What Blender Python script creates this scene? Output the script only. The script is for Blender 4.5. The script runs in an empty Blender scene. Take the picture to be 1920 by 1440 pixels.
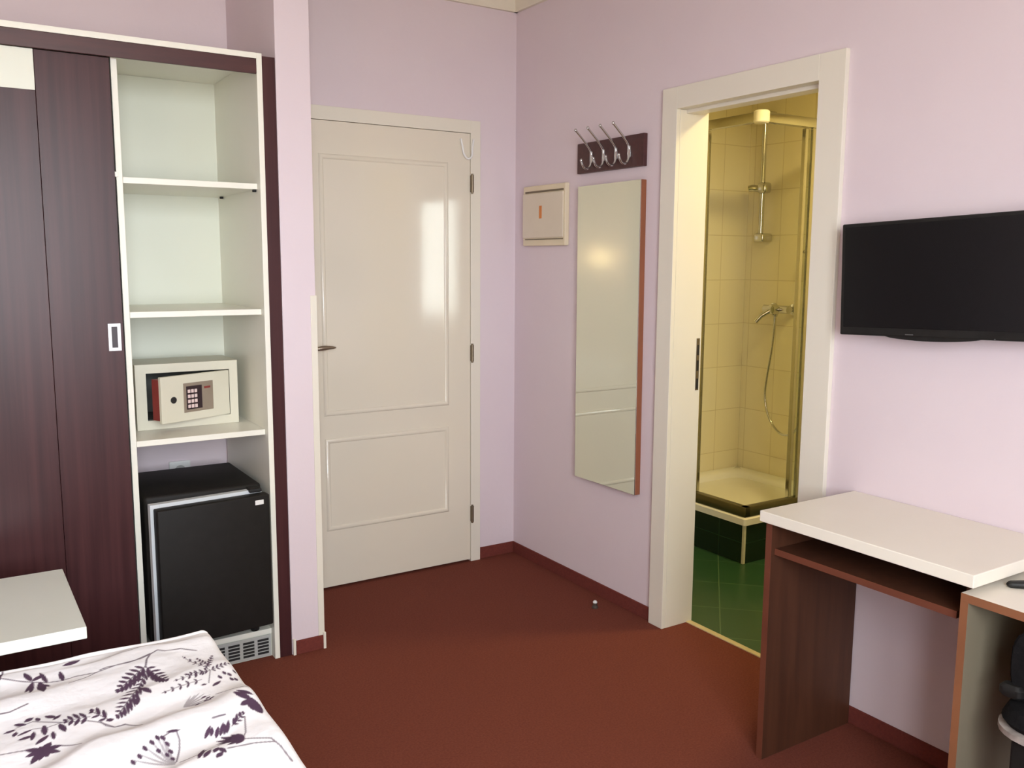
import bpy, bmesh, math, random
import numpy as np
from mathutils import Vector, Matrix
random.seed(7)
PI = math.pi
sc = bpy.context.scene
COL = sc.collection

# ---------------------------------------------------------------- camera
cam_d = bpy.data.cameras.new('camera'); cam = bpy.data.objects.new('camera', cam_d); COL.objects.link(cam)
cam_d.sensor_width = 36.0; cam_d.lens = 1677.44/1920*36.0; cam_d.clip_start = 0.02
_r = (0.842003, -0.539442, 0.005742); _u = (0.068787, 0.117913, 0.990639); _f = (0.535069, 0.833726, -0.136390)
cam.matrix_world = Matrix(((_r[0], _u[0], -_f[0], -2.31697), (_r[1], _u[1], -_f[1], -3.58958),
                           (_r[2], _u[2], -_f[2], 1.42454), (0, 0, 0, 1)))
sc.camera = cam

# ---------------------------------------------------------------- view, sky, daylight through the windows
sc.view_settings.view_transform = 'Standard'; sc.view_settings.look = 'None'
sc.view_settings.gamma = 1; sc.view_settings.use_curve_mapping = False
sc.view_settings.exposure = 0.13
world = bpy.data.worlds.new('sky'); sc.world = world; world.use_nodes = True
bg = world.node_tree.nodes['Background']
bg.inputs[1].default_value = 24.0
_n = world.node_tree.nodes; _l = world.node_tree.links      # bright sky above the horizon, darker street and houses below
_tc = _n.new('ShaderNodeTexCoord'); _sp = _n.new('ShaderNodeSeparateXYZ'); _cr = _n.new('ShaderNodeValToRGB'); _mr = _n.new('ShaderNodeMapRange')
_mr.inputs['From Min'].default_value = -0.25; _mr.inputs['From Max'].default_value = 0.25
_l.new(_tc.outputs['Generated'], _sp.inputs[0]); _l.new(_sp.outputs[2], _mr.inputs['Value']); _l.new(_mr.outputs[0], _cr.inputs[0]); _l.new(_cr.outputs[0], bg.inputs[0])
_e = _cr.color_ramp.elements; _e[0].position = 0.0; _e[0].color = (0.42, 0.39, 0.35, 1); _e[1].position = 0.42; _e[1].color = (0.90, 0.94, 1.0, 1)
_e.new(0.12).color = (0.44, 0.41, 0.37, 1)

RX0, RX1, RY0, RY1, RH = -4.0, 0.0, -4.15, 0.0, 2.66      # room: x, y, height
WINDOWS = [(-2.80, -1.35, 0.85, 2.35)]
for (wx0, wx1, wz0, wz1) in WINDOWS:
    ld = bpy.data.lights.new('daylight_portal', 'AREA'); ld.shape = 'RECTANGLE'
    ld.size = wx1-wx0; ld.size_y = wz1-wz0; ld.cycles.is_portal = True
    lo = bpy.data.objects.new('daylight_portal', ld); COL.objects.link(lo)
    lo.location = ((wx0+wx1)/2, RY0-0.14, (wz0+wz1)/2); lo.rotation_euler = (-PI/2, 0, PI)

# ---------------------------------------------------------------- materials
def L(c):   # sRGB 0-255 -> linear
    return tuple(((x/255)/12.92 if x/255 <= 0.04045 else ((x/255+0.055)/1.055)**2.4) for x in c)+(1,)
M = {}
def mat(name, col, rough=0.5, metal=0.0, noise=0.0, nscale=8, stretch=(1, 1, 1), col2=None, bump=0.0, bscale=60,
        spec=0.5, coat=0.0, detail=3, distortion=0.0):
    m = bpy.data.materials.new(name); m.use_nodes = True; nt = m.node_tree; b = nt.nodes['Principled BSDF']
    b.inputs['Base Color'].default_value = L(col); b.inputs['Roughness'].default_value = rough
    b.inputs['Metallic'].default_value = metal; b.inputs['Specular IOR Level'].default_value = spec
    b.inputs['Coat Weight'].default_value = coat; b.inputs['Coat Roughness'].default_value = 0.15
    tc = nt.nodes.new('ShaderNodeTexCoord')
    if col2 is not None:
        mp = nt.nodes.new('ShaderNodeMapping'); mp.inputs['Scale'].default_value = stretch
        nt.links.new(tc.outputs['Object'], mp.inputs['Vector'])
        n = nt.nodes.new('ShaderNodeTexNoise'); n.inputs['Scale'].default_value = nscale; n.inputs['Detail'].default_value = detail
        n.inputs['Distortion'].default_value = distortion
        nt.links.new(mp.outputs[0], n.inputs['Vector'])
        cr = nt.nodes.new('ShaderNodeValToRGB'); cr.color_ramp.elements[0].position = 0.3; cr.color_ramp.elements[1].position = 0.7
        cr.color_ramp.elements[0].color = L(col); cr.color_ramp.elements[1].color = L(col2)
        nt.links.new(n.outputs['Fac'], cr.inputs[0]); nt.links.new(cr.outputs[0], b.inputs['Base Color'])
    if bump:
        n2 = nt.nodes.new('ShaderNodeTexNoise'); n2.inputs['Scale'].default_value = bscale; n2.inputs['Detail'].default_value = 2
        nt.links.new(tc.outputs['Object'], n2.inputs['Vector'])
        bp = nt.nodes.new('ShaderNodeBump'); bp.inputs['Strength'].default_value = bump; bp.inputs['Distance'].default_value = 0.004
        nt.links.new(n2.outputs['Fac'], bp.inputs['Height']); nt.links.new(bp.outputs[0], b.inputs['Normal'])
    M[name] = m; return m

mat('lilac_paint', (221, 206, 212), 0.75, col2=(223, 209, 214), nscale=3, bump=0.12, bscale=55, spec=0.25)
mat('cream_paint', (226, 218, 200), 0.7, col2=(229, 221, 204), nscale=4)
mat('white_ceiling', (232, 226, 214), 0.8, col2=(235, 229, 217), nscale=3)
mat('carpet', (112, 60, 48), 0.95, col2=(128, 70, 56), nscale=160, bump=0.9, bscale=420, spec=0.1)
mat('carpet_edge', (108, 54, 48), 0.95, col2=(120, 60, 52), nscale=120, bump=0.6, bscale=300, spec=0.1)
mat('door_enamel', (225, 217, 201), 0.115, col2=(228, 219, 200), nscale=2, spec=0.5, bump=0.02, bscale=12)
mat('casing_enamel', (228, 222, 207), 0.35, col2=(230, 224, 210), nscale=2)
mat('white_laminate', (222, 224, 208), 0.4, col2=(225, 227, 212), nscale=3)
mat('white_edge', (238, 236, 222), 0.35, col2=(240, 238, 226), nscale=3)
mat('desk_white', (238, 231, 216), 0.42, col2=(240, 234, 220), nscale=5)
mat('table_white', (228, 232, 222), 0.35, col2=(231, 235, 226), nscale=5)
mat('mahogany', (57, 29, 31), 0.36, spec=0.3, col2=(75, 42, 43), nscale=4, stretch=(12, 12, 0.35), detail=7)
mat('mahogany_plain', (66, 32, 32), 0.4, col2=(78, 40, 38), nscale=5, stretch=(1, 12, 12), detail=4)
mat('walnut_brown', (70, 41, 28), 0.5, spec=0.3, col2=(84, 50, 34), nscale=4, stretch=(9, 9, 0.7), detail=5)
mat('reddish_edge', (104, 56, 40), 0.5, col2=(112, 62, 44), nscale=6, stretch=(1, 1, 3))
mat('beech_edge', (134, 86, 58), 0.5, col2=(142, 92, 62), nscale=6)
mat('mirror_board', (136, 80, 52), 0.5, col2=(146, 88, 58), nscale=6, stretch=(6, 6, 1))
mat('black_plastic', (26, 25, 24), 0.5, spec=0.3, col2=(34, 33, 32), nscale=20)
mat('fridge_black', (26, 24, 22), 0.6, col2=(30, 28, 26), spec=0.25, nscale=30)
mat('logo_grey', (90, 90, 90), 0.5, col2=(96, 96, 96), nscale=9)
mat('screen', (22, 22, 23), 0.22, col2=(23, 23, 24), nscale=3, spec=0.4)
mat('black_fabric', (22, 21, 22), 0.9, spec=0.1, col2=(28, 27, 28), nscale=60, bump=0.4, bscale=200)
mat('pale_rim', (176, 166, 160), 0.6, col2=(120, 110, 104), nscale=30)
mat('gasket', (206, 212, 216), 0.5, col2=(212, 217, 220), nscale=10)
mat('safe_enamel', (214, 210, 190), 0.4, col2=(218, 214, 195), nscale=8)
mat('safe_dark', (92, 94, 90), 0.8, col2=(100, 102, 98), nscale=20)
mat('safe_plate', (152, 138, 122), 0.4, metal=0.3, col2=(160, 146, 130), nscale=12)
mat('keypad_black', (42, 24, 30), 0.4, col2=(46, 28, 34), nscale=12)
mat('key_white', (222, 196, 194), 0.4, col2=(226, 204, 200), nscale=12)
mat('red_metal', (128, 44, 42), 0.5, col2=(140, 52, 48), nscale=12)
mat('chrome', (205, 205, 205), 0.12, metal=1.0, col2=(210, 210, 210), nscale=5)
mat('chrome_dark_reflection', (120, 114, 96), 0.3, metal=0.9, col2=(126, 120, 102), nscale=9)  # bottom rail chrome, with its dark reflections put into the base colour
mat('satin_metal', (150, 138, 122), 0.35, metal=0.9, col2=(158, 146, 130), nscale=9)
mat('hinge_metal', (124, 112, 92), 0.45, metal=0.8, col2=(132, 120, 100), nscale=9)
mat('grille_grey', (176, 176, 172), 0.45, col2=(182, 182, 178), nscale=9)
mat('dark_slot', (30, 28, 28), 0.8, col2=(34, 32, 32), nscale=9)
mat('handle_white', (236, 236, 240), 0.3, metal=0.2, col2=(238, 238, 242), nscale=9)
mat('box_cream', (222, 208, 178), 0.45, col2=(226, 212, 184), nscale=9)
mat('box_door', (218, 206, 186), 0.4, col2=(222, 210, 190), nscale=9)
mat('orange', (214, 128, 58), 0.4, col2=(220, 134, 62), nscale=9)
mat('ceramic', (240, 236, 224), 0.15, col2=(243, 239, 228), nscale=4)
mat('grout_white', (206, 204, 180), 0.7, col2=(214, 212, 190), nscale=30)
mat('door_stop_grey', (70, 60, 54), 0.5, col2=(78, 68, 60), nscale=20)
mat('socket_white', (232, 232, 230), 0.35, col2=(236, 236, 234), nscale=9)
mat('threshold', (204, 186, 140), 0.5, col2=(210, 192, 148), nscale=20)
mat('taupe_laminate', (134, 124, 104), 0.45, col2=(138, 128, 108), nscale=5)
mat('mattress', (226, 222, 216), 0.9, col2=(232, 228, 222), nscale=30)

# mirror glass
m = mat('mirror_glass', (228, 232, 220), 0.015, metal=1.0, col2=(229, 233, 221), nscale=1)
# thin clear glass for shower panels and windows
def glass(name, tint):
    g = bpy.data.materials.new(name); g.use_nodes = True; nt = g.node_tree; nt.nodes.clear()
    o = nt.nodes.new('ShaderNodeOutputMaterial'); mx = nt.nodes.new('ShaderNodeMixShader'); mx.inputs[0].default_value = 0.07
    t = nt.nodes.new('ShaderNodeBsdfTransparent'); t.inputs[0].default_value = tint
    gl = nt.nodes.new('ShaderNodeBsdfGlossy'); gl.inputs['Roughness'].default_value = 0.02
    nt.links.new(t.outputs[0], mx.inputs[1]); nt.links.new(gl.outputs[0], mx.inputs[2]); nt.links.new(mx.outputs[0], o.inputs[0])
    M[name] = g
glass('window_glass', (0.97, 0.98, 0.98, 1)); glass('shower_glass', (0.93, 0.95, 0.92, 1))
def emis(name, col, s):
    g = bpy.data.materials.new(name); g.use_nodes = True; b = g.node_tree.nodes['Principled BSDF']
    b.inputs['Base Color'].default_value = col; b.inputs['Emission Color'].default_value = col; b.inputs['Emission Strength'].default_value = s
    M[name] = g
emis('lamp_warm', (1.0, 0.79, 0.38, 1), 4.0)
emis('sconce_warm', (1.0, 0.72, 0.36, 1), 30.0)

def tile_mat(name, c1, c2, grout, sx, sy, ox, oy, axes, rough, mortar=0.0025, rot=0.0):
    """rectangular tiles in the plane of two world axes"""
    g = bpy.data.materials.new(name); g.use_nodes = True; nt = g.node_tree; b = nt.nodes['Principled BSDF']
    b.inputs['Roughness'].default_value = rough
    geo = nt.nodes.new('ShaderNodeNewGeometry'); sp = nt.nodes.new('ShaderNodeSeparateXYZ'); cb = nt.nodes.new('ShaderNodeCombineXYZ')
    nt.links.new(geo.outputs['Position'], sp.inputs[0])
    nt.links.new(sp.outputs[axes[0]], cb.inputs[0]); nt.links.new(sp.outputs[axes[1]], cb.inputs[1])
    mp = nt.nodes.new('ShaderNodeMapping'); mp.vector_type = 'POINT'; mp.inputs['Rotation'].default_value = (0, 0, rot)
    mp.inputs['Location'].default_value = (-ox, -oy, 0)
    nt.links.new(cb.outputs[0], mp.inputs[0])
    br = nt.nodes.new('ShaderNodeTexBrick'); br.offset = 0; br.squash = 1; br.inputs['Scale'].default_value = 1
    br.inputs['Brick Width'].default_value = sx; br.inputs['Row Height'].default_value = sy
    br.inputs['Mortar Size'].default_value = mortar; br.inputs['Mortar Smooth'].default_value = 0.3
    br.inputs['Color1'].default_value = L(c1); br.inputs['Color2'].default_value = L(c2); br.inputs['Mortar'].default_value = L(grout)
    nt.links.new(mp.outputs[0], br.inputs['Vector']); nt.links.new(br.outputs['Color'], b.inputs['Base Color'])
    bp = nt.nodes.new('ShaderNodeBump'); bp.inputs['Strength'].default_value = 0.25; bp.inputs['Distance'].default_value = 0.002; bp.invert = True
    nt.links.new(br.outputs['Fac'], bp.inputs['Height']); nt.links.new(bp.outputs[0], b.inputs['Normal'])
    M[name] = g
tile_mat('tile_wall_yz', (240, 230, 196), (238, 227, 190), (220, 206, 166), 0.2, 0.2485, 0.02, 0.082, (1, 2), 0.2)
tile_mat('tile_wall_xz', (240, 230, 196), (238, 227, 190), (220, 206, 166), 0.2, 0.2485, 0.02, 0.082, (0, 2), 0.2)
tile_mat('dark_green_tile', (22, 44, 34), (20, 40, 31), (40, 62, 48), 0.22, 0.4, 0.09, 0.1, (1, 2), 0.25, 0.002)
tile_mat('tile_floor', (46, 84, 56), (43, 79, 52), (84, 112, 80), 0.3, 0.3, 0.09, 0.09, (0, 1), 0.3, 0.003, PI/4)

# ---------------------------------------------------------------- mesh helpers
def box_bm(bm, lo, hi, bev=0.0, seg=2):
    t = bmesh.new(); bmesh.ops.create_cube(t, size=1.0)
    s = Vector([hi[i]-lo[i] for i in range(3)]); c = Vector([(hi[i]+lo[i])/2 for i in range(3)])
    for v in t.verts: v.co = Vector((v.co.x*s.x, v.co.y*s.y, v.co.z*s.z))+c
    if bev: bmesh.ops.bevel(t, geom=list(t.edges), offset=min(bev, 0.45*min(s)), segments=seg, affect='EDGES', profile=0.5)
    me = bpy.data.meshes.new('t'); t.to_mesh(me); t.free(); bm.from_mesh(me); bpy.data.meshes.remove(me)
    return bm
def tube_bm(bm, pts, r, n=10, closed=False):
    pts = [Vector(p) for p in pts]; N = len(pts); rings = []
    rs = r if isinstance(r, (list, tuple)) else [r]*N
    up = Vector((0.13, 0.27, 0.95))
    for i, p in enumerate(pts):
        a = pts[(i-1) % N] if (closed or i > 0) else p; b = pts[(i+1) % N] if (closed or i < N-1) else p
        d = (b-a).normalized(); s = d.cross(up)
        if s.length < 1e-3: s = d.cross(Vector((1, 0, 0)))
        s.normalize(); w = s.cross(d).normalized()
        rings.append([bm.verts.new(p+(s*math.cos(2*PI*k/n)+w*math.sin(2*PI*k/n))*rs[i]) for k in range(n)])
    for i in range(N if closed else N-1):
        A, B = rings[i], rings[(i+1) % N]
        for k in range(n): bm.faces.new((A[k], A[(k+1) % n], B[(k+1) % n], B[k]))
    if not closed: bm.faces.new(rings[0][::-1]); bm.faces.new(rings[-1])
    return bm
def smooth_path(pts, n=6):
    P = [Vector(p) for p in pts]; P = [P[0]]+P+[P[-1]]; out = []
    for i in range(1, len(P)-2):
        for k in range(n):
            t = k/n; a, b, c, d = P[i-1], P[i], P[i+1], P[i+2]
            out.append(0.5*((2*b)+(c-a)*t+(2*a-5*b+4*c-d)*t*t+(3*b-3*c+d-a)*t**3))
    out.append(P[-2]); return out
def lathe_bm(bm, prof, c, axis='z', n=24):
    """prof: (r, h) pairs about an axis through c"""
    c = Vector(c); rings = []
    for r, h in prof:
        ring = []
        for k in range(n):
            a = 2*PI*k/n; q = (r*math.cos(a), r*math.sin(a), h)
            if axis == 'x': q = (q[2], q[0], q[1])
            if axis == 'y': q = (q[0], q[2], q[1])
            ring.append(bm.verts.new(c+Vector(q)))
        rings.append(ring)
    for A, B in zip(rings, rings[1:]):
        for k in range(n): bm.faces.new((A[k], A[(k+1) % n], B[(k+1) % n], B[k]))
    bm.faces.new(rings[0][::-1]); bm.faces.new(rings[-1])
    return bm
def prism_bm(bm, poly, off):
    """extrude a closed polygon (list of points) by vector off"""
    off = Vector(off); A = [bm.verts.new(p) for p in poly]; B = [bm.verts.new(Vector(p)+off) for p in poly]; n = len(A)
    for k in range(n): bm.faces.new((A[k], A[(k+1) % n], B[(k+1) % n], B[k]))
    bm.faces.new(A[::-1]); bm.faces.new(B); return bm
def BX(lo, hi, bev=0.0015):
    return box_bm(bmesh.new(), lo, hi, bev)

def frame_bm(bm, u0, u1, z0, z1, w, y0, y1, bev=0.001, plane='xz', wt=None):
    """four non-overlapping bars: uprights full height, rails between them"""
    wt = w if wt is None else wt
    for a, b, c, d in ((u0, u0+w, z0, z1), (u1-w, u1, z0, z1), (u0+w, u1-w, z0, z0+wt), (u0+w, u1-w, z1-wt, z1)):
        if plane == 'xz': box_bm(bm, (a, y0, c), (b, y1, d), bev)
        else: box_bm(bm, (y0, a, c), (y1, b, d), bev)
    return bm
ORG = {}
def tag(o, label=None, cat=None, group=None, kind=None):
    if label: o['label'] = label
    if cat: o['category'] = cat
    if group: o['group'] = group
    if kind: o['kind'] = kind
    return o
def thing(name, loc, label=None, cat=None, group=None, kind=None):
    o = bpy.data.objects.new(name, None); COL.objects.link(o); o.location = loc; o.empty_display_size = 0.1
    ORG[o] = Vector(loc); return tag(o, label, cat, group, kind)
def obj(name, bm, m, parent=None, label=None, smooth=False, T=None, loc=None):
    """vertices are given in world coordinates; T bakes an extra transform"""
    if T is not None: bmesh.ops.transform(bm, matrix=T, verts=bm.verts)
    org = ORG[parent] if parent is not None else (Vector(loc) if loc is not None else None)
    if org is None:
        xs = [v.co for v in bm.verts]
        org = Vector(((min(v.x for v in xs)+max(v.x for v in xs))/2, (min(v.y for v in xs)+max(v.y for v in xs))/2, min(v.z for v in xs)))
    bmesh.ops.translate(bm, vec=-org, verts=bm.verts)
    bmesh.ops.recalc_face_normals(bm, faces=bm.faces)
    me = bpy.data.meshes.new(name); bm.to_mesh(me); bm.free(); me.materials.append(M[m])
    if smooth:
        me.shade_smooth()
        try: me.set_sharp_from_angle(angle=math.radians(38))
        except Exception: pass
    o = bpy.data.objects.new(name, me); COL.objects.link(o)
    if parent is not None:
        o.parent = parent; ORG[o] = org
    else:
        o.location = org; ORG[o] = org
    if label: o['label'] = label
    return o
def struct(name, bm, m, **k):
    o = obj(name, bm, m, **k); o['kind'] = 'structure'; return o
def rot_about(p, ang, axis):
    p = Vector(p); return Matrix.Translation(p) @ Matrix.Rotation(ang, 4, axis) @ Matrix.Translation(-p)

# ---------------------------------------------------------------- room shell
bm = bmesh.new()
box_bm(bm, (RX0, RY0, -0.1), (0.0, 0.0, 0.0)); box_bm(bm, (-1.085, 0.0, -0.1), (-0.225, 0.12, 0.0)); box_bm(bm, (0.0, -1.735, -0.1), (0.118, -1.085, 0.0)); struct('floor', bm, 'carpet')
struct('ceiling', BX((RX0-0.12, RY0-0.12, RH), (0.13, 0.12, RH+0.1), 0), 'white_ceiling')
bm = bmesh.new()    # back wall with the entrance opening
box_bm(bm, (RX0-0.12, 0, -0.1), (-1.085, 0.12, RH)); box_bm(bm, (-0.225, 0, -0.1), (0.0, 0.12, RH)); box_bm(bm, (-1.085, 0, 2.015), (-0.225, 0.12, RH))
struct('wall_back', bm, 'lilac_paint')
bm = bmesh.new()    # right wall with the bathroom opening
box_bm(bm, (0, RY0-0.12, -0.1), (0.128, -1.735, RH)); box_bm(bm, (0, -1.085, -0.1), (0.128, 0.16, RH)); box_bm(bm, (0, -1.735, 1.99), (0.128, -1.085, RH))
struct('wall_right', bm, 'lilac_paint')
struct('light_block_panel', BX((-1.3, 0.121, -0.1), (-0.05, 0.2, 2.2), 0), 'lilac_paint')  # unseen panel added behind the entrance door, keeps sky light from its gaps
struct('wall_left', BX((RX0-0.12, RY0, -0.1), (RX0, 0, RH), 0), 'lilac_paint')
bm = bmesh.new(); xs = [RX0-0.12]     # front wall with two window openings
for (a, b, c, d) in WINDOWS:
    box_bm(bm, (xs[-1], RY0-0.12, -0.1), (a, RY0, RH)); box_bm(bm, (a, RY0-0.12, -0.1), (b, RY0, c)); box_bm(bm, (a, RY0-0.12, d), (b, RY0, RH)); xs.append(b)
box_bm(bm, (xs[-1], RY0-0.12, -0.1), (0.0, RY0, RH)); struct('wall_front', bm, 'lilac_paint')
PX0, PX1, PY = -1.316, -1.196, -0.5627
struct('wall_partition', BX((PX0, PY, 0), (PX1, 0, RH), 0.002), 'lilac_paint')
for i, (a, b, c, d) in enumerate(WINDOWS):
    w = thing('window_%d' % (i+1), ((a+b)/2, RY0, c), kind='structure')
    bm = bmesh.new()
    frame_bm(bm, a, b, c, d, 0.06, RY0-0.09, RY0-0.03); box_bm(bm, ((a+b)/2-0.03, RY0-0.089, c+0.06), ((a+b)/2+0.03, RY0-0.031, d-0.06), 0.001)
    obj('window_frame', bm, 'casing_enamel', w)
    bm = bmesh.new()
    box_bm(bm, (a+0.05, RY0-0.063, c+0.05), (b-0.05, RY0-0.057, d-0.05))
    obj('pane', bm, 'window_glass', w)
    obj('window_sill', BX((a-0.05, RY0-0.03, c-0.03), (b+0.05, RY0+0.12, c), 0.006), 'casing_enamel', w)

# cove trim under the ceiling
def cove(name, a, b, n):
    """quarter-round cove from a to b, n = inward normal (xy)"""
    a = Vector(a); b = Vector(b); n = Vector((n[0], n[1], 0)); prof = [(0.0, 0.0), (0.016, 0.0), (0.018, 0.012)]
    for k in range(7):
        t = k/6*PI/2; prof.append((0.018+0.075*(1-math.cos(t)), 0.012+0.075*math.sin(t)+0.006))
    prof += [(0.10, 0.117), (0.0, 0.117)]
    bm = bmesh.new(); poly = [a+n*u+Vector((0, 0, RH-0.117+z)) for u, z in prof]; prism_bm(bm, poly, b-a)
    struct(name, bm, 'cream_paint', smooth=True)
cove('trim_1', (PX1, 0, 0), (0, 0, 0), (0, -1)); cove('trim_2', (0, 0, 0), (0, RY0, 0), (-1, 0))

# carpet skirting
def base(name, lo, hi): struct(name, BX(lo, hi, 0.002), 'carpet_edge')
base('baseboard_back', (-0.2, -0.008, 0), (-0.0, 0, 0.055))
bm = bmesh.new(); box_bm(bm, (-0.008, -1.022, 0), (0, -0.008, 0.055), 0.002); box_bm(bm, (-0.008, RY0, 0), (0, -1.815, 0.055), 0.002)
struct('baseboard_right', bm, 'carpet_edge')
base('baseboard_partition', (PX0+0.014, PY-0.008, 0), (PX1, PY, 0.052))
struct('trim_3', BX((PX0+0.002, PY-0.009, 0), (PX0+0.012, PY, 0.06), 0.001), 'casing_enamel')
bm = bmesh.new()     # corner guard on the partition, floor to 1.3 m
box_bm(bm, (PX1-0.02, PY-0.003, 0.0), (PX1+0.003, PY, 1.3), 0.001); box_bm(bm, (PX1, PY, 0.0), (PX1+0.003, PY+0.022, 1.3), 0.001)
box_bm(bm, (PX1-0.004, PY-0.010, 0.0), (PX1+0.006, PY+0.002, 0.062), 0.001)
struct('trim_4', bm, 'casing_enamel')

# ---------------------------------------------------------------- entrance door
d1 = thing('door_1', (-0.65, 0, 0), kind='structure')
bm = bmesh.new()
box_bm(bm, (-0.25, -0.016, 0), (-0.2, 0.02, 2.045), 0.001); box_bm(bm, (-1.115, -0.016, 0), (-1.065, 0.02, 2.045), 0.001)
box_bm(bm, (-1.065, -0.016, 1.990), (-0.25, 0.02, 2.045), 0.001)
box_bm(bm, (-0.252, 0.0205, 0), (-0.225, 0.12, 1.989)); box_bm(bm, (-1.085, 0.0205, 0), (-1.063, 0.12, 1.989)); box_bm(bm, (-1.085, 0.0205, 1.99), (-0.225, 0.12, 2.015))
obj('door_frame', bm, 'casing_enamel', d1)
leaf = obj('door_leaf', BX((-1.0635, -0.012, 0.010), (-0.2515, 0.03, 1.9885), 0.002), 'door_enamel', d1)
def bead(x0, x1, z0, z1, w=0.021):
    bm = bmesh.new()    # mitred bead with a rounded profile
    prof = [(0, -0.009), (0, -0.014), (0.004, -0.019), (0.010, -0.0205), (0.016, -0.018), (w, -0.012), (w, -0.009)]; rings = []
    for sx_, sz_ in ((0, 0), (1, 0), (1, 1), (0, 1)):
        rings.append([bm.verts.new(((x1-u if sx_ else x0+u), yy, (z1-u if sz_ else z0+u))) for u, yy in prof])
    for i in range(4):
        A, B = rings[i], rings[(i+1) % 4]
        for k in range(len(prof)-1): bm.faces.new((A[k], A[k+1], B[k+1], B[k]))
    return bm
obj('panel_moulding', bead(-0.967, -0.366, 0.766, 1.855), 'door_enamel', leaf, smooth=True)
obj('panel_moulding', bead(-0.965, -0.368, 0.262, 0.667), 'door_enamel', leaf, smooth=True)
for z in (1.768, 1.0, 0.234):
    bm = bmesh.new(); tube_bm(bm, [(-0.246, -0.021, z-0.038), (-0.246, -0.021, z+0.038)], 0.0075, 12)
    tube_bm(bm, [(-0.246, -0.021, z-0.044), (-0.246, -0.021, z-0.038)], 0.005, 10); tube_bm(bm, [(-0.246, -0.021, z+0.038), (-0.246, -0.021, z+0.044)], 0.005, 10)
    box_bm(bm, (-0.252, -0.018, z-0.036), (-0.240, -0.011, z+0.036))
    obj('hinge', bm, 'hinge_metal', d1, smooth=True)
h = obj('door_handle', tube_bm(bmesh.new(), smooth_path([(-1.018, -0.012, 1.058), (-1.018, -0.045, 1.058), (-1.005, -0.058, 1.059), (-0.965, -0.060, 1.062), (-0.925, -0.056, 1.061)], 5),
        [0.009]*12+[0.010]*3+[0.009, 0.008, 0.007, 0.006, 0.004, 0.003][:6], 12), 'satin_metal', d1, smooth=True)
bm = bmesh.new(); box_bm(bm, (-1.036, -0.018, 0.94), (-1.0, -0.009, 1.12), 0.006, 3); obj('escutcheon', bm, 'satin_metal', h, smooth=True)

# white cord loop hung over the top corner of the door
o = obj('cord_loop', tube_bm(bmesh.new(), smooth_path([(-0.302, -0.018, 1.962), (-0.296, -0.022, 1.925), (-0.290, -0.024, 1.895), (-0.272, -0.026, 1.876), (-0.252, -0.026, 1.888),
        (-0.247, -0.024, 1.925), (-0.240, -0.022, 1.962)], 5), 0.0045, 8), 'socket_white', smooth=True)
tag(o, 'thin white cord loop hanging at the top right corner of the entrance door', 'cord')

# ---------------------------------------------------------------- bathroom doorway
d2 = thing('door_2', (0, -1.41, 0), kind='structure')
bm = bmesh.new(); Y0, Y1, Z1 = -1.72, -1.10, 1.972
box_bm(bm, (-0.018, Y1, 0), (0, Y1+0.078, 2.05), 0.0015); box_bm(bm, (-0.018, Y0-0.095, 0), (0, Y0, 2.05), 0.0015); box_bm(bm, (-0.018, Y0, Z1), (0, Y1, 2.05), 0.0015)
obj('door_casing', bm, 'casing_enamel', d2)
bm = bmesh.new()
box_bm(bm, (0.0005, Y1, 0), (0.142, Y1+0.0145, Z1), 0.001); box_bm(bm, (0.0005, Y0-0.0145, 0), (0.142, Y0, Z1), 0.001); box_bm(bm, (0.0005, Y0-0.0145, Z1+0.0005), (0.142, Y1+0.0145, Z1+0.0175), 0.001)
box_bm(bm, (0.03, Y0, Z1-0.012), (0.09, Y1, Z1+0.002), 0.002)
obj('door_frame', bm, 'casing_enamel', d2)
bm = bmesh.new(); box_bm(bm, (0.118, Y1-0.0015, 0.935), (0.134, Y1+0.001, 1.135), 0.0005); sp = obj('strike_plate', bm, 'hinge_metal', d2)
bm = bmesh.new()
for z in (0.96, 1.03, 1.09): box_bm(bm, (0.121, Y1-0.002, z-0.02), (0.131, Y1, z+0.02))
obj('latch_slot', bm, 'dark_slot', sp)
lf = obj('door_leaf', BX((0.142, Y0-0.06, 0.015), (0.76, Y0-0.02, 1.985), 0.002), 'door_enamel', d2)
obj('door_handle', tube_bm(bmesh.new(), smooth_path([(0.70, Y0-0.02, 1.05), (0.70, Y0+0.03, 1.05), (0.66, Y0+0.035, 1.05), (0.59, Y0+0.03, 1.05)], 4), 0.008, 10), 'satin_metal', lf, smooth=True)
struct('trim_5', BX((0.112, -1.735, -0.02), (0.138, -1.085, 0.004), 0.002), 'threshold')

# ---------------------------------------------------------------- bathroom
BX1, BY0, BY1 = 1.62, -2.45, 0.06
struct('floor_bathroom', BX((0.128, BY0, -0.1), (BX1, BY1, -0.001), 0), 'tile_floor')
struct('wall_bathroom_right', BX((BX1, BY0-0.1, -0.1), (BX1+0.1, BY1+0.1, 2.5), 0), 'tile_wall_yz')
struct('wall_bathroom_back', BX((0.128, BY1, -0.1), (BX1, BY1+0.1, 2.5), 0), 'tile_wall_xz')
struct('wall_bathroom_front', BX((0.128, BY0-0.1, -0.1), (BX1, BY0, 2.5), 0), 'tile_wall_xz')
bm = bmesh.new(); box_bm(bm, (0.128, BY0, 0), (0.14, -1.737, 2.5)); box_bm(bm, (0.128, -1.083, 0), (0.14, BY1, 2.5)); box_bm(bm, (0.128, -1.737, 1.992), (0.14, -1.083, 2.5))
struct('wall_bathroom_left', bm, 'tile_wall_yz')
struct('ceiling_bathroom', BX((0.128, BY0-0.1, 2.5), (BX1+0.1, BY1+0.1, 2.6), 0), 'white_ceiling')
t = thing('bathroom_ceiling_lamp', (0.72, -1.45, 2.5), 'round glowing glass lamp on the bathroom ceiling', 'lamp')
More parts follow.
